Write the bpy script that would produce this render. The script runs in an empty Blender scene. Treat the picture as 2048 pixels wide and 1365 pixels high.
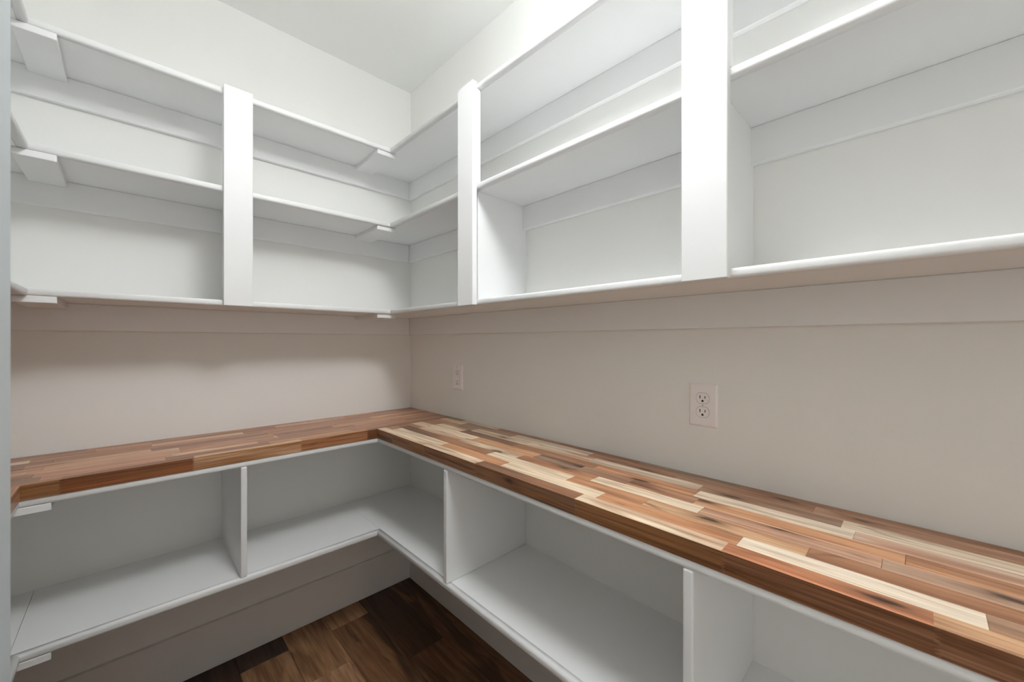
import bpy, bmesh, math, random
from mathutils import Vector

random.seed(7)
sc = bpy.context.scene
COL = sc.collection

# ------------------------------------------------------------------ camera
cam_d = bpy.data.cameras.new('camera')
cam = bpy.data.objects.new('camera', cam_d)
COL.objects.link(cam)
cam.location = (-1.0957, -1.9323, 1.272)
cam.rotation_euler = (math.radians(90), 0, math.radians(-43.926))
cam_d.sensor_width = 36.0
cam_d.lens = 36.0 * 790.69 / 2048
cam_d.shift_y = 0.0005
cam_d.clip_start = 0.02
cam_d.dof.use_dof = True
cam_d.dof.focus_distance = 1.7
cam_d.dof.aperture_fstop = 8.0
sc.camera = cam

# ------------------------------------------------------------------ world, exposure
w = bpy.data.worlds.new('world')
sc.world = w
w.use_nodes = True
w.node_tree.nodes['Background'].inputs['Color'].default_value = (1.0, 0.955, 0.90, 1)
w.node_tree.nodes['Background'].inputs['Strength'].default_value = 1.2      # warm fill light entering by the added doorway behind the camera
vs = sc.view_settings
vs.view_transform = 'Standard'
vs.look = 'None'
vs.gamma = 1.0
vs.use_curve_mapping = False
vs.exposure = 0.09
sc.cycles.max_bounces = 8
sc.cycles.diffuse_bounces = 8
sc.cycles.glossy_bounces = 2
sc.cycles.use_denoising = True
sc.cycles.use_adaptive_sampling = True
sc.cycles.adaptive_threshold = 0.05
sc.cycles.sample_clamp_indirect = 6.0

LAMP_SHADE, LAMP_LENS = 22.0, 42.0     # emission of the frosted shade and of the open lens below it
LAMP_R, LAMP_H = 0.18, 0.13
LAMP_COLOR = (0.965, 0.985, 1.0)
LAMP_POS = (-0.66, -1.54)

# ------------------------------------------------------------------ dimensions (metres)
# corner of back wall (y=0) and right wall (x=0) is the origin, room is x<0, y<0
CEIL = 2.622
XL = -1.667            # left wall
YF = -3.60             # front wall, behind the camera
DUA, DUB = 0.272, 0.257    # depth of upper shelves on back / right wall
DCA, DCB = 0.381, 0.369    # depth of counter on back / right wall
XI = -1.294            # front edge of left run
T = 0.019              # board thickness
CT = 0.914             # counter top
YS0, YS1 = -1.44, -1.56    # wall return at the left
XS = cam.location.x - 0.137 * (YS0 - cam.location.y)

# ------------------------------------------------------------------ materials
def lin(c):
    return tuple(((v / 255) / 12.92 if v / 255 <= 0.04045 else ((v / 255 + 0.055) / 1.055) ** 2.4) for v in c)

def new_mat(name):
    m = bpy.data.materials.new(name)
    m.use_nodes = True
    nt = m.node_tree
    return m, nt, nt.nodes, nt.links, nt.nodes['Principled BSDF']

def paint(name, rgb, rough, bump_scale=60, bump=0.05, var=0.02, spec=0.5, detail=3):
    m, nt, N, L, P = new_mat(name)
    tc = N.new('ShaderNodeTexCoord')
    n = N.new('ShaderNodeTexNoise'); n.inputs['Scale'].default_value = 2.3; n.inputs['Detail'].default_value = 0
    L.new(tc.outputs['Object'], n.inputs['Vector'])
    r = N.new('ShaderNodeMapRange')
    r.inputs['To Min'].default_value = 1 - var; r.inputs['To Max'].default_value = 1 + var
    L.new(n.outputs['Fac'], r.inputs['Value'])
    mx = N.new('ShaderNodeMix'); mx.data_type = 'RGBA'; mx.blend_type = 'MULTIPLY'
    mx.inputs['Factor'].default_value = 1.0
    mx.inputs['A'].default_value = (*lin(rgb), 1)
    L.new(r.outputs['Result'], mx.inputs['B'])
    L.new(mx.outputs['Result'], P.inputs['Base Color'])
    P.inputs['Roughness'].default_value = rough
    P.inputs['Specular IOR Level'].default_value = spec
    if bump <= 0: return m
    b = N.new('ShaderNodeTexNoise'); b.inputs['Scale'].default_value = bump_scale; b.inputs['Detail'].default_value = detail
    L.new(tc.outputs['Object'], b.inputs['Vector'])
    bp = N.new('ShaderNodeBump'); bp.inputs['Strength'].default_value = bump; bp.inputs['Distance'].default_value = 0.002
    L.new(b.outputs['Fac'], bp.inputs['Height'])
    L.new(bp.outputs['Normal'], P.inputs['Normal'])
    return m

def wood(name, axis, rough, fine=260.0, band=26.0, knots=True, spec=0.45, front=False):
    """Timber whose two tones come from the object: color = main tone, ['tone'] = streak tone, ['streak'] = amount."""
    m, nt, N, L, P = new_mat(name)
    tc = N.new('ShaderNodeTexCoord')
    oi = N.new('ShaderNodeObjectInfo')
    off = N.new('ShaderNodeVectorMath'); off.operation = 'SCALE'
    off.inputs[0].default_value = (7.3, 9.1, 3.7)
    L.new(oi.outputs['Random'], off.inputs['Scale'])
    ad = N.new('ShaderNodeVectorMath'); ad.operation = 'ADD'
    L.new(tc.outputs['Object'], ad.inputs[0]); L.new(off.outputs['Vector'], ad.inputs[1])
    def stretched(along, across, detail, dist=0.0, rough_=0.5):
        mp = N.new('ShaderNodeMapping')
        s = [across, across, across]; s[axis] = along
        mp.inputs['Scale'].default_value = s
        L.new(ad.outputs['Vector'], mp.inputs['Vector'])
        n = N.new('ShaderNodeTexNoise'); n.inputs['Scale'].default_value = 1.0
        n.inputs['Detail'].default_value = detail; n.inputs['Distortion'].default_value = dist
        n.inputs['Roughness'].default_value = rough_
        L.new(mp.outputs['Vector'], n.inputs['Vector'])
        return n
    at = N.new('ShaderNodeAttribute'); at.attribute_type = 'OBJECT'; at.attribute_name = 'tone'
    st = N.new('ShaderNodeAttribute'); st.attribute_type = 'OBJECT'; st.attribute_name = 'streak'
    def ramp(src, a, b):
        r = N.new('ShaderNodeMapRange'); r.interpolation_type = 'SMOOTHSTEP'
        r.inputs['From Min'].default_value = a; r.inputs['From Max'].default_value = b
        L.new(src, r.inputs['Value'])
        return r.outputs['Result']
    def mul(a, b):
        x = N.new('ShaderNodeMath'); x.operation = 'MULTIPLY'; x.use_clamp = True
        for i, v in enumerate((a, b)):
            if isinstance(v, float): x.inputs[i].default_value = v
            else: L.new(v, x.inputs[i])
        return x.outputs[0]
    def mix(fac, a, b, mode='MIX'):
        x = N.new('ShaderNodeMix'); x.data_type = 'RGBA'; x.blend_type = mode
        for key, v in (('Factor', fac), ('A', a), ('B', b)):
            if isinstance(v, (float, tuple)): x.inputs[key].default_value = v
            else: L.new(v, x.inputs[key])
        return x.outputs['Result']
    main = oi.outputs['Color']
    if front:      # the outer side of a front stave, own wood tone with shade put in
        fa = N.new('ShaderNodeAttribute'); fa.attribute_type = 'OBJECT'; fa.attribute_name = 'side'
        main = fa.outputs['Color']
    broad = stretched(2.2, band, 2.0, 0.6)
    c = mix(mul(ramp(broad.outputs['Fac'], 0.44, 0.57), st.outputs['Fac']), main, at.outputs['Color'])
    lines = stretched(3.5, band * 4.2, 3.0, 0.6)
    dk = N.new('ShaderNodeMix'); dk.data_type = 'RGBA'; dk.blend_type = 'MULTIPLY'
    dk.inputs['Factor'].default_value = 1.0; dk.inputs['B'].default_value = (0.50, 0.40, 0.33, 1) if front else (0.64, 0.54, 0.47, 1)
    L.new(c, dk.inputs['A'])
    c = mix(mul(ramp(lines.outputs['Fac'], 0.46, 0.64), 0.72), c, dk.outputs['Result'])
    veins = stretched(2.4, band * 1.8, 2.0, 1.2)
    c = mix(mul(ramp(veins.outputs['Fac'], 0.55, 0.66), 0.75), c, dk.outputs['Result'])
    grain = stretched(9.0, fine, 3.0)
    g = N.new('ShaderNodeMapRange')
    g.inputs['From Min'].default_value = 0.25; g.inputs['From Max'].default_value = 0.75
    g.inputs['To Min'].default_value = 0.78; g.inputs['To Max'].default_value = 1.16
    L.new(grain.outputs['Fac'], g.inputs['Value'])
    c = mix(1.0, c, g.outputs['Result'], 'MULTIPLY')
    if knots:
        k = stretched(5.0, 22.0, 1.0, 1.2)
        kf = mul(mul(ramp(k.outputs['Fac'], 0.66, 0.76), st.outputs['Fac']), 0.85)
        c = mix(kf, c, (*lin((58, 36, 24)), 1.0))
        # one real knot per timber at most: ['knot'] gives its place
        ka = N.new('ShaderNodeAttribute'); ka.attribute_type = 'OBJECT'; ka.attribute_name = 'knot'
        sb = N.new('ShaderNodeVectorMath'); sb.operation = 'SUBTRACT'
        L.new(tc.outputs['Object'], sb.inputs[0]); L.new(ka.outputs['Vector'], sb.inputs[1])
        wob = stretched(14.0, 60.0, 2.0, 0.8)
        sc_ = N.new('ShaderNodeVectorMath'); sc_.operation = 'MULTIPLY'
        kv = [150.0, 150.0, 150.0]; kv[axis] = 42.0
        sc_.inputs[1].default_value = kv
        L.new(sb.outputs['Vector'], sc_.inputs[0])
        ln = N.new('ShaderNodeVectorMath'); ln.operation = 'LENGTH'
        L.new(sc_.outputs['Vector'], ln.inputs[0])
        dd = N.new('ShaderNodeMath'); dd.operation = 'MULTIPLY_ADD'
        L.new(wob.outputs['Fac'], dd.inputs[0]); dd.inputs[1].default_value = 2.4; L.new(ln.outputs['Value'], dd.inputs[2])
        inner = mul(ramp(dd.outputs[0], 2.6, 1.5), 0.9)
        halo = mul(ramp(dd.outputs[0], 4.6, 1.8), 0.55)
        c = mix(halo, c, (*lin((104, 70, 50)), 1.0))
        c = mix(inner, c, (*lin((48, 30, 22)), 1.0))
    L.new(c, P.inputs['Base Color'])
    P.inputs['Roughness'].default_value = rough
    P.inputs['Specular IOR Level'].default_value = spec
    bp = N.new('ShaderNodeBump'); bp.inputs['Strength'].default_value = 0.10; bp.inputs['Distance'].default_value = 0.001
    L.new(grain.outputs['Fac'], bp.inputs['Height'])
    L.new(bp.outputs['Normal'], P.inputs['Normal'])
    return m

M_WALL = paint('wall_paint', (235, 235, 232), 0.75, 45, 0.10, 0.012, 0.3, 1)
M_CEIL = paint('ceiling_paint', (240, 241, 239), 0.85, 60, 0.0, 0.012, 0.2)
M_SHELF = paint('shelf_paint', (236, 237, 237), 0.42, 90, 0.05, 0.012, 0.4, 0)
M_BASE = paint('baseboard_paint', (232, 230, 227), 0.45, 80, 0.0, 0.01, 0.4)
M_TRIM = paint('trim_shade_grey', (180, 187, 189), 0.45, 80, 0.0, 0.01, 0.4)  # shade on the near wall end is put into the trim's grey
M_PLASTIC = paint('white_plastic', (242, 238, 238), 0.30, 200, 0.01, 0.004, 0.5)
M_SLOT = paint('dark_slot', (40, 32, 28), 0.8, 100, 0.0, 0.0, 0.2)
M_GAP = paint('shadow_gap', (120, 108, 98), 0.8, 100, 0.0, 0.0, 0.2)
M_SCREW = paint('painted_screw', (205, 200, 196), 0.35, 100, 0.0, 0.0, 0.5)
M_WOODX = wood('acacia_along_x', 0, 0.36)
M_WOODY = wood('acacia_along_y', 1, 0.36)
M_WOODXF = wood('acacia_side_x', 0, 0.40, fine=200.0, band=60.0, front=True)
M_WOODYF = wood('acacia_side_y', 1, 0.40, fine=200.0, band=60.0, front=True)
M_FLOOR = wood('floor_oak', 1, 0.45, fine=170.0, band=13.0, spec=0.4)
M_SUB = paint('subfloor', (40, 30, 24), 0.9, 40, 0.0, 0.0, 0.1)
M_HOUSING = paint('lamp_housing', (235, 235, 235), 0.5, 100, 0.0, 0.0, 0.4)

def emission_mat(name, strength):
    m, nt, N, L, P = new_mat(name)
    P.inputs['Base Color'].default_value = (0.9, 0.9, 0.9, 1)
    P.inputs['Emission Color'].default_value = (*LAMP_COLOR, 1)
    P.inputs['Emission Strength'].default_value = strength
    return m
M_LAMP = emission_mat('lamp_shade', LAMP_SHADE)
M_LENS = emission_mat('lamp_lens', LAMP_LENS)

# ------------------------------------------------------------------ helpers
def empty(name, loc, label=None, cat=None, group=None):
    o = bpy.data.objects.new(name, None)
    o.empty_display_size = 0.05
    COL.objects.link(o)
    o.location = loc
    if label: o['label'] = label
    if cat: o['category'] = cat
    if group: o['group'] = group
    return o

def mesh_obj(name, verts, faces, mat, parent=None, smooth=False, bevel=0.0, bevel_seg=1):
    """verts in world coordinates; stored relative to the parent's location."""
    off = Vector(parent.location) if parent else Vector((0, 0, 0))
    if parent and parent.parent: off = off + Vector(parent.parent.location)
    me = bpy.data.meshes.new(name)
    me.from_pydata([tuple(Vector(v) - off) for v in verts], [], faces)
    bm = bmesh.new(); bm.from_mesh(me)
    bmesh.ops.recalc_face_normals(bm, faces=bm.faces)
    if bevel > 0:
        bmesh.ops.bevel(bm, geom=list(bm.edges), offset=bevel, segments=bevel_seg, profile=0.5, affect='EDGES')
    bm.to_mesh(me); bm.free()
    me.materials.append(mat)
    if smooth:
        for p in me.polygons: p.use_smooth = True
    o = bpy.data.objects.new(name, me)
    COL.objects.link(o)
    if parent: o.parent = parent
    return o

BOXF = [(0, 3, 2, 1), (4, 5, 6, 7), (0, 1, 5, 4), (1, 2, 6, 5), (2, 3, 7, 6), (3, 0, 4, 7)]
def box(name, x0, x1, y0, y1, z0, z1, mat, parent=None, bevel=0.0, seg=1):
    v = [(x0, y0, z0), (x1, y0, z0), (x1, y1, z0), (x0, y1, z0), (x0, y0, z1), (x1, y0, z1), (x1, y1, z1), (x0, y1, z1)]
    return mesh_obj(name, v, BOXF, mat, parent, bevel=bevel, bevel_seg=seg)

def tag(o, label, cat, group=None):
    o['label'] = label; o['category'] = cat
    if group: o['group'] = group
    return o

def struct(o):
    o['kind'] = 'structure'
    return o

def extrude_loop(name, ring0, ring1, mat, parent, smooth=False):
    n = len(ring0)
    v = list(ring0) + list(ring1)
    f = [(i, (i + 1) % n, n + (i + 1) % n, n + i) for i in range(n)]
    f += [tuple(range(n)), tuple(range(n, 2 * n))]
    o = mesh_obj(name, v, f, mat, parent)
    if smooth:
        for p in o.data.polygons:
            if len(p.vertices) == 4: p.use_smooth = True
    return o

ND = 0.020   # depth of a nosing strip
def nosing_profile(t):
    """(s, z) with s = 0 at the very front: a bullnose of thickness t."""
    pts = [(ND, 0.0)]
    r = 0.0062
    for i in range(6):
        a = math.pi / 2 * i / 5
        pts.append((r - r * math.sin(a) + 0.0004, r - r * math.cos(a)))
    pts.append((0.0, t / 2))
    for i in range(6):
        a = math.pi / 2 * i / 5
        pts.append((r - r * math.cos(a) + 0.0004, t - r + r * math.sin(a)))
    pts.append((ND, t))
    return pts

def nosing(parent, wall, front, a0, a1, z0, m0=0, m1=0, t=T):
    """wall 'back': runs along x with its front at y=front; 'right'/'left': runs along y with its front at x=front.
    m0/m1: mitre factor added to the end coordinate per unit of depth s."""
    pr = nosing_profile(t)
    def P(s, z, a, m):
        a = a + m * s
        if wall == 'back': return (a, front + s, z0 + z)
        if wall == 'right': return (front + s, a, z0 + z)
        return (front - s, a, z0 + z)
    return extrude_loop('nosing', [P(s, z, a0, m0) for s, z in pr], [P(s, z, a1, m1) for s, z in pr], M_SHELF, parent, smooth=True)

# ------------------------------------------------------------------ room shell
floor = struct(box('floor', XL - 0.1, 0.1, YF - 0.1, 0.1, -0.10, -0.006, M_SUB))
struct(box('ceiling', XL - 0.1, 0.1, YF - 0.1, 0.1, CEIL, CEIL + 0.1, M_CEIL))
struct(box('wall_back', XL - 0.1, 0.1, 0.0, 0.1, -0.006, CEIL, M_WALL))
struct(box('wall_right', 0.0, 0.1, YF - 0.1, 0.0, -0.006, CEIL, M_WALL))
struct(box('wall_left', XL - 0.1, XL, YF - 0.1, 0.0, -0.006, CEIL, M_WALL))
# front wall; its unseen doorway is added to let the fill light in
DX0, DX1, DH = -1.36, -0.46, 2.04
pr = [(XL, -0.006), (DX0, -0.006), (DX0, DH), (DX1, DH), (DX1, -0.006), (0.0, -0.006), (0.0, CEIL), (XL, CEIL)]
nP = len(pr)
struct(mesh_obj('wall_front', [(x, YF - 0.1, z) for x, z in pr] + [(x, YF, z) for x, z in pr],
                [tuple(range(nP)), tuple(range(nP, 2 * nP))] + [(k, (k + 1) % nP, nP + (k + 1) % nP, nP + k) for k in range(nP)], M_WALL))
pd = bpy.data.lights.new('fill_doorway_portal', 'AREA')
pd.shape = 'RECTANGLE'; pd.size = DX1 - DX0; pd.size_y = DH
pd.cycles.is_portal = True
po = bpy.data.objects.new('fill_doorway_portal', pd); COL.objects.link(po)
po.location = ((DX0 + DX1) / 2, YF - 0.1, DH / 2); po.rotation_euler = (math.pi / 2, 0, 0)
struct(box('wall_left_return', XL, XS - 0.015, YS1, YS0, -0.006, CEIL, M_WALL, bevel=0.003, seg=2))
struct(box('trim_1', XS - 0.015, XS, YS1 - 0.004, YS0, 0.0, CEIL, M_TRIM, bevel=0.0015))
BB = 0.0165
struct(box('baseboard_back', XL, 0.0, -BB, 0.0, 0.0, 0.177, M_BASE, bevel=0.0015))
struct(box('baseboard_right', -BB, 0.0, YF, -BB, 0.0, 0.177, M_BASE, bevel=0.0015))
struct(box('baseboard_left', XL, XL + BB, YS0, -BB, 0.0, 0.177, M_BASE, bevel=0.0015))

# floor planks: seams run along y; every plank is a child of the floor
def tinted(o, main, tone, streak):
    o.color = (*lin(main), 1.0)
    o['tone'] = list(lin(tone)); o['streak'] = float(streak); o['knot'] = [99.0, 99.0, 99.0]
    return o

FD, FM, FT, FL = (74, 52, 37), (122, 87, 59), (160, 122, 88), (176, 138, 106)
FK = (50, 35, 25)
cols = [(-0.129, 0.0, [(0, FM, FD, .8), (-1.05, FT, FM, .7), (-2.3, FM, FD, .8)]),
        (-0.295, -0.129, [(0, FD, (98, 70, 48), .45), (-0.504, FM, FD, .7), (-1.72, FT, FM, .6), (-2.9, FM, FD, .7)]),
        (-0.461, -0.295, [(0, FT, FM, .5), (-0.131, FM, FK, .85), (-1.35, FL, FM, .6), (-2.55, FM, FD, .7)]),
        (-0.628, -0.461, [(0, FT, FM, .7), (-0.351, FL, FT, .5), (-1.57, FM, FD, .8), (-2.8, FT, FM, .6)]),
        (-0.796, -0.628, [(0, FD, FK, .8), (-0.1225, FT, FM, .7), (-1.34, FM, FD, .8), (-2.56, FL, FM, .5)]),
        (-0.963, -0.796, [(0, FD, FK, .8), (-0.86, FM, FD, .7), (-2.08, FT, FM, .6)])]
x = -0.963; i = 0
while x > XL:
    cols.append((x - 0.167, x, [(0, (FM, FT)[i % 2], FD, .7), (-0.6 - 0.35 * (i % 3), (FT, FD)[i % 2], FM, .6), (-1.9 - 0.3 * (i % 2), FM, FD, .8)]))
    x -= 0.167; i += 1
for (x0, x1, rows) in cols:
    for k, (ys, a, b, s) in enumerate(rows):
        ye = rows[k + 1][0] if k + 1 < len(rows) else YF
        g = 0.0004
        o = box('plank', max(x0, XL) + g, x1 - g, ye + g, ys - g, -0.006, 0.0, M_FLOOR, floor, bevel=0.0007)
        tinted(o, a, b, s)

# ------------------------------------------------------------------ shelving on the upper walls
CLH, CLT = 0.089, 0.0185
LEVELS = [('top', 2.0361), ('middle', 1.6990), ('bottom', 1.3070)]   # underside of the wall cleats
STRAP_R = (-0.3116, -0.2251)
STRAP_L = (-1.3250, -1.2440)
for lev, zc in LEVELS:
    zb = zc + CLH          # underside of the shelf board
    zt = zb + T
    # back wall
    e = empty('wall_shelf', (-0.78, 0, zb), 'white painted %s shelf above the counter along the back wall, left of the corner' % lev, 'shelf', 'upper wall shelves')
    box('board', XI - ND, -DUB + ND - 0.0006, -DUA + ND, 0, zb, zt, M_SHELF, e)
    nosing(e, 'back', -DUA, XI, -DUB, zb, -1, 1)
    box('cleat', XL, -CLT, -CLT, 0, zc, zb, M_SHELF, e, bevel=0.0025, seg=2)
    # right wall
    e = empty('wall_shelf', (-0.13, -1.2, zb), 'long white painted %s shelf above the counter along the right-hand wall with outlets' % lev, 'shelf', 'upper wall shelves')
    box('board', -DUB + ND, 0, YF, 0, zb, zt, M_SHELF, e)
    nosing(e, 'right', -DUB, -DUA, YF, zb, 1, 0)
    box('cleat', -CLT, 0, YF, 0, zc, zb, M_SHELF, e, bevel=0.0025, seg=2)
    box('joint_strap', STRAP_R[0], STRAP_R[1], -DUA + 0.010, -CLT, zb - T, zb, M_SHELF, e, bevel=0.0015)
    # left wall
    e = empty('wall_shelf', (-1.45, -0.7, zb), 'white painted %s shelf above the counter at far left, running towards the viewer' % lev, 'shelf', 'upper wall shelves')
    box('board', XL, XI - ND - 0.0006, YS0, 0, zb, zt, M_SHELF, e)
    nosing(e, 'left', XI, -DUA, YS0, zb, 1, 0)
    box('cleat', XL, XL + CLT, YS0, -CLT, zc, zb, M_SHELF, e, bevel=0.0025, seg=2)
    box('joint_strap', STRAP_L[0], STRAP_L[1], -DUA + 0.003, -CLT, zb - T, zb, M_SHELF, e, bevel=0.0015)

ZB3 = LEVELS[2][1] + CLH
ZT3, ZB2, ZT2 = ZB3 + T, LEVELS[1][1] + CLH, LEVELS[1][1] + CLH + T
ZB1, ZT1 = LEVELS[0][1] + CLH, LEVELS[0][1] + CLH + T
# face posts in front of the shelf edges
def post_right(y0, y1, label):
    e = empty('face_post', (-DUB, (y0 + y1) / 2, ZB3), label, 'post', 'face posts on the upper shelves')
    box('face_board', -DUB - T, -DUB, y0, y1, ZB3 - 0.001, ZT1 + 0.004, M_SHELF, e, bevel=0.0015)
    box('backing_strip', -DUB + 0.0005, -DUB + 0.015, y0, y0 + 0.03, ZT2, ZB1, M_SHELF, e, bevel=0.001)
    return e
post_right(-0.8920, -0.8080, 'white vertical face board on the right-hand upper shelves nearest the corner')
post_right(-1.6735, -1.5860, 'large white vertical face board on the right-hand upper shelves above the near outlet')
e = empty('face_post', (-0.828, -DUA, ZB3), 'white vertical face board crossing the upper shelves of the back wall', 'post', 'face posts on the upper shelves')
box('face_board', -0.8700, -0.7855, -DUA - T, -DUA, ZB3 - 0.001, ZT1 + 0.004, M_SHELF, e, bevel=0.0015)
box('backing_strip', -0.8700, -0.8400, -DUA + 0.0005, -DUA + 0.015, ZT2, ZB1, M_SHELF, e, bevel=0.001)

# upright dividers between bottom and middle upper shelf
tag(box('divider_panel', -0.8365, -0.8175, -DUA + 0.018, 0, ZT3, ZB2, M_SHELF, bevel=0.001),
    'white upright divider behind the face board of the back wall shelves', 'divider', 'upper shelf dividers')
for y, lab in ((-0.8655, 'white upright divider in the right-hand upper shelves nearest the corner'),
               (-1.6360, 'white upright divider in the right-hand upper shelves above the near outlet')):
    tag(box('divider_panel', -DUB + 0.018, 0, y - T / 2, y + T / 2, ZT3, ZB2, M_SHELF, bevel=0.001), lab, 'divider', 'upper shelf dividers')

# ------------------------------------------------------------------ base shelving below the counter
WB = CT - 0.038        # underside of the wood
SB = 0.0015            # set-back of the white board under the wood
ZL = 0.4915            # top of the low shelf
def base_layer(kind, zt, back, labels, strap, cleat):
    z0 = zt - T
    fa, fb, fl = DCA - back, DCB - back, XI - back
    e = empty(kind, (-0.85, 0, z0), labels[0], 'shelf', kind.replace('_', ' ') + 's')
    box('board', fl - ND, -fb + ND - 0.0006, -fa + ND, 0, z0, zt, M_SHELF, e)
    nosing(e, 'back', -fa, fl, -fb, z0, -1, 1)
    if cleat: box('cleat', XL, -CLT, -CLT, 0, z0 - CLH, z0, M_SHELF, e, bevel=0.002)
    e = empty(kind, (-0.18, -1.2, z0), labels[1], 'shelf', kind.replace('_', ' ') + 's')
    box('board', -fb + ND, 0, YF, 0, z0, zt, M_SHELF, e)
    nosing(e, 'right', -fb, -fa, YF, z0, 1, 0)
    if cleat: box('cleat', -CLT, 0, YF, 0, z0 - CLH, z0, M_SHELF, e, bevel=0.002)
    e = empty(kind, (-1.48, -0.7, z0), labels[2], 'shelf', kind.replace('_', ' ') + 's')
    box('board', XL, fl - ND - 0.0012, YS0, 0, z0, zt, M_SHELF, e)
    nosing(e, 'left', fl, -fa, YS0, z0, 1, 0)
    if strap: box('joint_strap', STRAP_L[0], STRAP_L[1], -fa + 0.002, -CLT, z0 - T, z0, M_SHELF, e, bevel=0.0015)
    if cleat: box('cleat', XL, XL + CLT, YS0, -CLT, z0 - CLH, z0, M_SHELF, e, bevel=0.002)

base_layer('counter_support', WB, SB,
           ['white rounded board under the wooden counter along the back wall',
            'white rounded board under the wooden counter along the right-hand wall',
            'white rounded board under the wooden counter at far left'], True, False)
base_layer('low_shelf', ZL, 0.0,
           ['white low shelf under the counter along the back wall',
            'white low shelf under the counter along the right-hand wall',
            'white low shelf under the counter at far left'], True, False)
ZU0, ZU1 = ZL, WB - T
tag(box('divider_panel', -0.8365, -0.8180, -DCA + 0.002, 0, ZU0, ZU1, M_SHELF, bevel=0.004, seg=3),
    'white upright divider under the back wall counter', 'divider', 'low shelf dividers')
for y, lab in ((-0.8640, 'white upright divider under the right-hand counter nearest the corner'),
               (-1.6360, 'white upright divider under the right-hand counter below the near outlet')):
    tag(box('divider_panel', -DCB + 0.002, 0, y - T / 2, y + T / 2, ZU0, ZU1, M_SHELF, bevel=0.004, seg=3), lab, 'divider', 'low shelf dividers')

# ------------------------------------------------------------------ butcher-block counters
PALE, CREAM, TAN, ORANGE, RED, BROWN, DARK, GREY, PINK, UMBER = (
    (238, 217, 188), (236, 220, 198), (210, 170, 132), (204, 150, 110), (206, 138, 100), (180, 134, 102),
    (120, 93, 77), (164, 139, 118), (200, 160, 134), (154, 110, 82))
def stave_prism(name, axis, a0, a1, c0, c1, parent, mat, tooth0=False, tooth1=False, side=None):
    """A stave along x (axis 0) or y (axis 1): a in the length, c across. Teeth: finger joint in the vertical profile."""
    z0, z1 = WB, CT
    g = 0.00025
    lo, hi = min(a0, a1) + g, max(a0, a1) - g
    n = 8
    def edge(a, sign, tooth):
        if not tooth:
            return [(a, z0 + (z1 - z0) * k / 1) for k in (0, 1)]
        pts = []
        for k in range(2 * n + 1):
            z = z0 + (z1 - z0) * k / (2 * n)
            pts.append((a + (0.0 if k % 2 == 0 else -0.0065), z))
        pts[-1] = (a, z1)
        return pts
    right = edge(hi, 1, tooth1)
    left = edge(lo, -1, tooth0)
    prof = right + left[::-1]
    ch = 0.0006
    c_lo, c_hi = min(c0, c1) + g, max(c0, c1) - g
    def P(a, c, z): return (a, c, z) if axis == 0 else (c, a, z)
    rings = []
    # chamfer the top long edges a touch so each joint reads as a fine recess
    for c, dz in ((c_lo, -ch), (c_lo + ch, 0.0), (c_hi - ch, 0.0), (c_hi, -ch)):
        rings.append([P(a, c, z + (dz if z > z1 - 1e-6 else 0.0)) for a, z in prof])
    m = len(prof)
    v = [p for r in rings for p in r]
    f = []
    for k in range(3):
        for i in range(m):
            j = (i + 1) % m
            f.append((k * m + i, k * m + j, (k + 1) * m + j, (k + 1) * m + i))
    f.append(tuple(range(m))); f.append(tuple(range(3 * m, 4 * m)))
    o = mesh_obj(name, v, f, mat, parent)
    if side:
        o.data.materials.append(M_WOODXF if axis == 0 else M_WOODYF)
        for p in o.data.polygons:
            if len(p.vertices) > 4 or (not (tooth0 or tooth1) and abs(p.normal[1 - axis]) > 0.9):
                if p.normal[1 - axis] < 0: p.material_index = 1
        o['side'] = list(lin(side))
    return o

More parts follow.
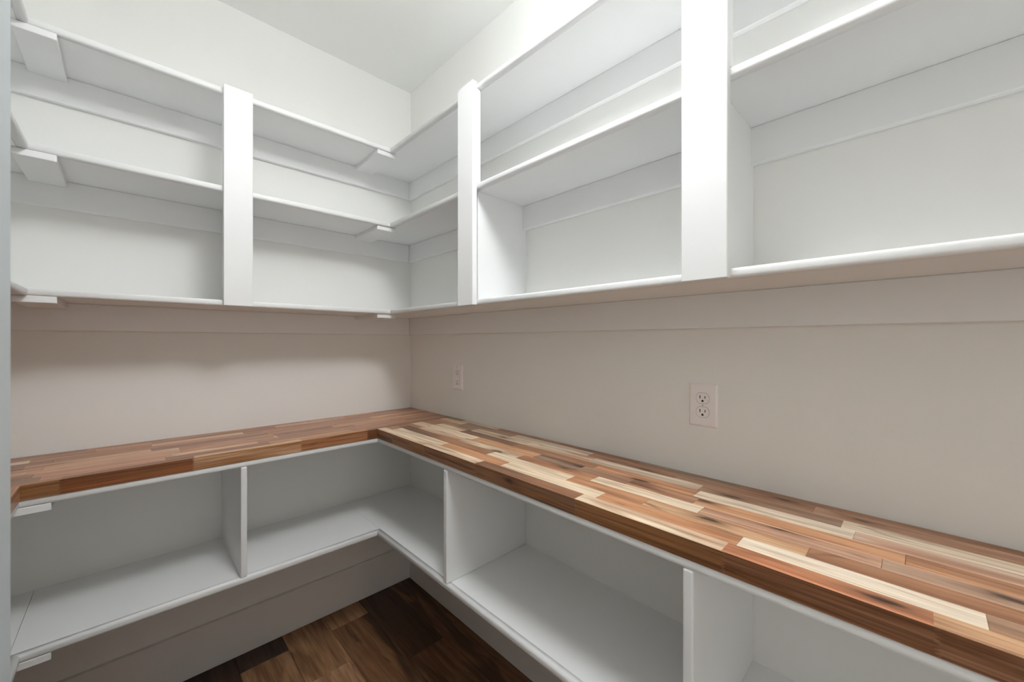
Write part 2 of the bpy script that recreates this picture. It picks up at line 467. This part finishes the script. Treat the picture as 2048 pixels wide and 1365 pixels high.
# right-hand slab: rows from the front edge (x=-0.369) to the wall; (start y, main tone, streak tone, streak)
RX = [-0.369, -0.330, -0.287, -0.244, -0.202, -0.157, -0.113, -0.069, -0.027, -0.001]
RB = [
 [(-.381, PALE, BROWN, .5), (-.508, PALE, UMBER, .7), (-.733, PALE, BROWN, .45), (-1.02, UMBER, DARK, .6), (-1.382, PALE, BROWN, .55), (-1.693, RED, UMBER, .5), (-1.942, TAN, BROWN, .5)],
 [(-.381, BROWN, UMBER, .5), (-.436, PALE, GREY, .45), (-.776, ORANGE, BROWN, .5), (-1.086, PALE, CREAM, .3), (-1.413, ORANGE, UMBER, .45), (-1.705, CREAM, PALE, .5), (-1.990, BROWN, GREY, .6)],
 [(-.381, BROWN, DARK, .5), (-.412, DARK, BROWN, .4), (-.668, UMBER, BROWN, .6), (-.972, PALE, CREAM, .3), (-1.292, ORANGE, UMBER, .6), (-1.504, TAN, ORANGE, .7), (-1.797, ORANGE, UMBER, .8)],
 [(-.381, BROWN, PALE, .4), (-.487, BROWN, PALE, .7), (-.766, PALE, UMBER, .6), (-1.065, ORANGE, UMBER, .7), (-1.338, PALE, CREAM, .35), (-1.606, PINK, BROWN, .5), (-1.887, PINK, GREY, .5)],
 [(-.390, PALE, UMBER, .45), (-.480, PALE, CREAM, .4), (-.787, ORANGE, TAN, .5), (-1.095, DARK, GREY, .7), (-1.262, GREY, UMBER, .7), (-1.415, BROWN, (104, 66, 54), .7), (-1.580, ORANGE, TAN, .5), (-1.913, ORANGE, UMBER, .7)],
 [(-.400, UMBER, BROWN, .6), (-.478, PALE, BROWN, .55), (-.656, UMBER, DARK, .6), (-.956, BROWN, UMBER, .6), (-1.286, ORANGE, UMBER, .6), (-1.563, CREAM, PALE, .4), (-1.845, PINK, CREAM, .45)],
 [(-.385, BROWN, TAN, .5), (-.478, TAN, BROWN, .6), (-.561, GREY, BROWN, .6), (-.673, PALE, GREY, .35), (-.970, PINK, PALE, .8), (-1.238, CREAM, GREY, .4), (-1.555, GREY, BROWN, .6), (-1.823, PALE, CREAM, .5)],
 [(-.381, PALE, BROWN, .5), (-.551, GREY, BROWN, .6), (-.859, CREAM, GREY, .35), (-1.203, BROWN, UMBER, .7), (-1.480, BROWN, GREY, .6), (-1.772, PINK, BROWN, .7)],
 [(-.381, UMBER, GREY, .5), (-.495, CREAM, TAN, .5), (-.733, BROWN, UMBER, .5), (-1.05, UMBER, RED, .4), (-1.35, GREY, UMBER, .6), (-1.62, BROWN, UMBER, .7), (-2.05, GREY, BROWN, .6)],
]
YEND = YF + 0.001
RSIDE = [(128, 88, 56), (148, 106, 68), (128, 84, 52), (146, 100, 62), (140, 96, 60), (126, 82, 50), (118, 76, 46)]
e = empty('countertop', (-0.185, -1.2, WB), 'striped light and dark butcher-block countertop along the right-hand wall below the outlets', 'countertop', 'butcher-block countertops')
pool = [TAN, ORANGE, PALE, BROWN, PINK, GREY, CREAM, UMBER]
rnd = random.Random(3)
KNOTS = [(-.205, -1.744, CT), (-.098, -1.625, CT), (-.259, -1.632, CT), (-.032, -1.716, CT), (-.172, -1.590, CT), (-.040, -1.251, CT),
         (-.135, -1.376, CT), (-.150, -1.423, CT), (-.063, -1.392, CT), (-.095, -.848, CT), (-.214, -1.074, CT), (-.170, -1.257, CT),
         (-.238, -.969, CT), (-.213, -1.228, CT), (-.349, -1.894, CT), (-.045, -1.854, CT), (-.217, -2.015, CT), (-.369, -1.165, CT - 0.016)]
for r, row in enumerate(RB):
    row = [(-0.3815 if k == 0 else t[0], *t[1:]) for k, t in enumerate(row)]
    y = row[-1][0] - rnd.uniform(.33, .5)
    while y > YEND + 0.15:
        row.append((y, rnd.choice(pool), rnd.choice((BROWN, UMBER, GREY)), .5)); y -= rnd.uniform(.25, .38)
    for k, (ys, a, b, s) in enumerate(row):
        ye = row[k + 1][0] if k + 1 < len(row) else YEND
        o = stave_prism('stave', 1, ys, ye, RX[r], RX[r + 1], e, M_WOODY,
                        tooth0=(r == 0 and k + 1 < len(row)), tooth1=(r == 0 and k > 0),
                        side=RSIDE[min(k, len(RSIDE) - 1)] if r == 0 else None)
        tinted(o, a, b, s)
        for kx, ky, kz in KNOTS:
            if RX[r] - 0.001 <= kx < RX[r + 1] and ye < ky <= ys:
                o['knot'] = [kx - e.location.x, ky - e.location.y, kz - e.location.z]

# back slab: rows from the front edge (y=-0.381) to the wall; (start x from the left, tones)
AY = [-0.381, -0.353, -0.312, -0.271, -0.230, -0.190, -0.150, -0.110, -0.070, -0.032, -0.001]
AMID, AROSE, ADK, ALT = (194, 146, 114), (202, 152, 126), (160, 120, 98), (216, 174, 140)
RA = [
 [(-1.66, BROWN, UMBER, .5), (-1.226, UMBER, (150, 90, 48), .6), (-.955, TAN, ALT, .5), (-.652, ORANGE, BROWN, .4), (-.407, UMBER, DARK, .5)],
 [(-1.66, GREY, ADK, .5), (-1.267, AROSE, AMID, .5), (-1.021, ADK, GREY, .5), (-.744, ALT, BROWN, .6), (-.457, AMID, ADK, .5), (-.18, BROWN, ADK, .5)],
 [(-1.66, ADK, GREY, .5), (-1.284, AROSE, AMID, .6), (-1.006, ALT, PALE, .6), (-.772, AMID, ADK, .6), (-.430, AROSE, AMID, .5), (-.193, ADK, UMBER, .5)],
 [(-1.66, AMID, PALE, .5), (-1.30, ALT, AROSE, .6), (-.980, AMID, ADK, .5), (-.710, PALE, AMID, .7), (-.70, ADK, AROSE, .5), (-.409, AROSE, AMID, .5), (-.19, AMID, CREAM, .5)],
 [(-1.66, AROSE, AMID, .6), (-1.274, ALT, CREAM, .5), (-.980, AROSE, ADK, .5), (-.703, ADK, AMID, .5), (-.485, ALT, AMID, .6), (-.203, AMID, PALE, .5)],
 [(-1.66, ADK, GREY, .5), (-1.314, ALT, AMID, .5), (-1.048, ADK, GREY, .6), (-.713, AROSE, ADK, .5), (-.454, AMID, ALT, .6), (-.15, ADK, AMID, .5)],
 [(-1.66, ADK, DARK, .5), (-1.263, ADK, AMID, .6), (-1.027, AROSE, ADK, .5), (-.72, AMID, ADK, .6), (-.285, ALT, AMID, .5)],
 [(-1.66, CREAM, ADK, .6), (-1.313, AMID, ADK, .5), (-1.045, ALT, PALE, .5), (-.78, AMID, ADK, .5), (-.470, ADK, AROSE, .6), (-.118, AMID, ALT, .5)],
 [(-1.66, AMID, ADK, .5), (-1.18, AROSE, AMID, .6), (-1.044, ADK, AMID, .6), (-.66, AROSE, CREAM, .5), (-.37, AMID, ADK, .5), (-.10, ADK, GREY, .5)],
 [(-1.66, ADK, GREY, .5), (-1.20, AMID, ADK, .5), (-.84, AROSE, ADK, .6), (-.52, AMID, AROSE, .5), (-.22, ADK, AMID, .5)],
]
ASIDE = [(150, 104, 62), (128, 76, 38), (172, 122, 78), (164, 110, 70), (120, 76, 46)]
e = empty('countertop', (-0.83, 0, WB), 'reddish brown butcher-block countertop along the back wall running into the corner', 'countertop', 'butcher-block countertops')
for r, row in enumerate(RA):
    for k, (xs, a, b, s) in enumerate(row):
        xe = row[k + 1][0] if k + 1 < len(row) else -0.001
        xs2 = XL + 0.001 if k == 0 else xs
        o = stave_prism('stave', 0, xs2, xe, AY[r], AY[r + 1], e, M_WOODX,
                        tooth0=(r == 0 and k > 0), tooth1=(r == 0 and k + 1 < len(row)),
                        side=ASIDE[k] if r == 0 else None)
        tinted(o, a, b, s)

# left slab
e = empty('countertop', (-1.48, -0.9, WB), 'brown butcher-block countertop at far left, mostly hidden by the wall edge', 'countertop', 'butcher-block countertops')
nr = 9
for r in range(nr):
    xa = XI - (XI - XL - 0.001) * r / nr
    xb = XI - (XI - XL - 0.001) * (r + 1) / nr
    y = -0.3815
    first = True
    while y > YS0 + 0.002:
        y2 = y - (rnd.uniform(.12, .3) if first else rnd.uniform(.24, .36))
        first = False
        if y2 < YS0 + 0.10: y2 = YS0 + 0.001
        o = stave_prism('stave', 1, y, y2, xb, xa, e, M_WOODY)
        tinted(o, rnd.choice((AMID, BROWN, AROSE, ALT)), rnd.choice((ADK, UMBER)), .5)
        y = y2

# ------------------------------------------------------------------ outlets on the right-hand wall
def prism_x(name, pts, x0, x1, mat, parent):
    """pts in (y, z), extruded from x0 to x1."""
    return extrude_loop(name, [(x0, p[0], p[1]) for p in pts], [(x1, p[0], p[1]) for p in pts], mat, parent)

def cover_plate(e, y, z, wd, ht):
    hw, hh, bv = wd / 2, ht / 2, 0.0045
    v = []
    for x, d in ((0.0, 0.0), (-0.0022, 0.0), (-0.0062, bv)):
        v += [(x, y - hw + d, z - hh + d), (x, y + hw - d, z - hh + d), (x, y + hw - d, z + hh - d), (x, y - hw + d, z + hh - d)]
    f = [(0, 1, 2, 3), (8, 9, 10, 11)]
    for k in (0, 4):
        for i in range(4):
            j = (i + 1) % 4
            f.append((k + i, k + j, k + 4 + j, k + 4 + i))
    return mesh_obj('cover_plate', v, f, M_PLASTIC, e, bevel=0.0006)

def slots(rec, y, z, x):
    box('slot', x - 0.0002, x + 0.001, y + 0.0053, y + 0.0075, z - 0.0010, z + 0.0072, M_SLOT, rec)
    box('slot', x - 0.0002, x + 0.001, y - 0.0073, y - 0.0053, z - 0.0006, z + 0.0062, M_SLOT, rec)
    pts = [(y - 0.0027, z - 0.0096)] + [(y - 0.0027 * math.cos(a), z - 0.0070 + 0.0029 * math.sin(a)) for a in [math.pi * k / 6 for k in range(7)]] + [(y + 0.0027, z - 0.0096)]
    prism_x('ground_hole', pts, x - 0.0002, x + 0.001, M_SLOT, rec)

def duplex_shape(y, z, r, hh):
    pts = []
    a0 = math.asin(min(1, hh / r))
    for s in (1, -1):
        for k in range(9):
            a = -a0 + 2 * a0 * k / 8
            pts.append((y + s * r * math.cos(a), z + s * r * math.sin(a)))
    return pts

OUT1 = (-1.5285, 1.1035)
e = empty('wall_outlet', (0, *OUT1), 'large white duplex outlet with two rounded sockets on the near right wall', 'outlet')
cover_plate(e, *OUT1, 0.0730, 0.1150)
for dz in (0.0183, -0.0183):
    rec = empty('receptacle', (0, 0, 0)); rec.parent = e
    rec.location = (0, 0, dz)
for rec, dz in zip([c for c in e.children if c.name.startswith('receptacle')], (0.0183, -0.0183)):
    prism_x('surround_gap', duplex_shape(OUT1[0], OUT1[1] + dz, 0.0172, 0.0143), -0.0061, -0.0064, M_GAP, rec)
    prism_x('socket_face', duplex_shape(OUT1[0], OUT1[1] + dz, 0.0166, 0.0137), -0.0061, -0.0069, M_PLASTIC, rec)
    slots(rec, OUT1[0], OUT1[1] + dz, -0.0069)
pts = [(OUT1[0] + 0.0022 * math.cos(k * math.pi / 5), OUT1[1] + 0.0022 * math.sin(k * math.pi / 5)) for k in range(10)]
s = prism_x('screw', pts, -0.0061, -0.0068, M_SCREW, e)
box('screw_slot', -0.00695, -0.0066, OUT1[0] - 0.0003, OUT1[0] + 0.0003, OUT1[1] - 0.0017, OUT1[1] + 0.0017, M_GAP, s)

OUT2 = (-0.4357, 1.1055)
e = empty('wall_outlet', (0, *OUT2), 'small white outlet with a rectangular insert on the right wall near the corner', 'outlet')
cover_plate(e, *OUT2, 0.0730, 0.1150)
rec = empty('receptacle', (0, 0, 0)); rec.parent = e
hw, hh = 0.0168, 0.0335
box('surround_gap', -0.0064, -0.0060, OUT2[0] - hw, OUT2[0] + hw, OUT2[1] - hh, OUT2[1] + hh, M_GAP, rec)
box('socket_face', -0.0070, -0.0060, OUT2[0] - hw + 0.0008, OUT2[0] + hw - 0.0008, OUT2[1] - hh + 0.0008, OUT2[1] + hh - 0.0008, M_PLASTIC, rec, bevel=0.0003)
for dz in (0.0215, -0.0215): slots(rec, OUT2[0], OUT2[1] + dz, -0.0070)
for k, dz in enumerate((0.0060, -0.0060)):
    box('test_button', -0.0076, -0.0069, OUT2[0] - 0.0075, OUT2[0] + 0.0075, OUT2[1] + dz - 0.003, OUT2[1] + dz + 0.003, M_PLASTIC, rec, bevel=0.0003)
for dz in (0.0484, -0.0484):
    pts = [(OUT2[0] + 0.0026 * math.cos(k * math.pi / 5), OUT2[1] + dz + 0.0026 * math.sin(k * math.pi / 5)) for k in range(10)]
    s = prism_x('screw', pts, -0.0061, -0.0068, M_SCREW, e)
    box('screw_slot', -0.00695, -0.0066, OUT2[0] - 0.0004, OUT2[0] + 0.0004, OUT2[1] + dz - 0.002, OUT2[1] + dz + 0.002, M_GAP, s)

# ------------------------------------------------------------------ ceiling lamp (out of frame, lights the room)
lx, ly = LAMP_POS
e = empty('ceiling_light', (lx, ly, CEIL), 'round white ceiling light with a frosted drum shade above the aisle', 'lamp')
def drum(name, r0, r1, z0, z1, mat, seg=20):
    ring = [(math.cos(2 * math.pi * k / seg), math.sin(2 * math.pi * k / seg)) for k in range(seg)]
    return extrude_loop(name, [(lx + r0 * c, ly + r0 * q, z0) for c, q in ring], [(lx + r1 * c, ly + r1 * q, z1) for c, q in ring], mat, e, smooth=True)
drum('canopy', 0.07, 0.06, CEIL - 0.025, CEIL, M_HOUSING)
drum('stem', 0.012, 0.012, CEIL - 0.07, CEIL - 0.025, M_HOUSING)
drum('shade', LAMP_R, LAMP_R, CEIL - 0.07 - LAMP_H, CEIL - 0.07, M_LAMP)
drum('lens', LAMP_R - 0.004, LAMP_R - 0.004, CEIL - 0.07 - LAMP_H - 0.004, CEIL - 0.07 - LAMP_H - 0.0005, M_LENS)
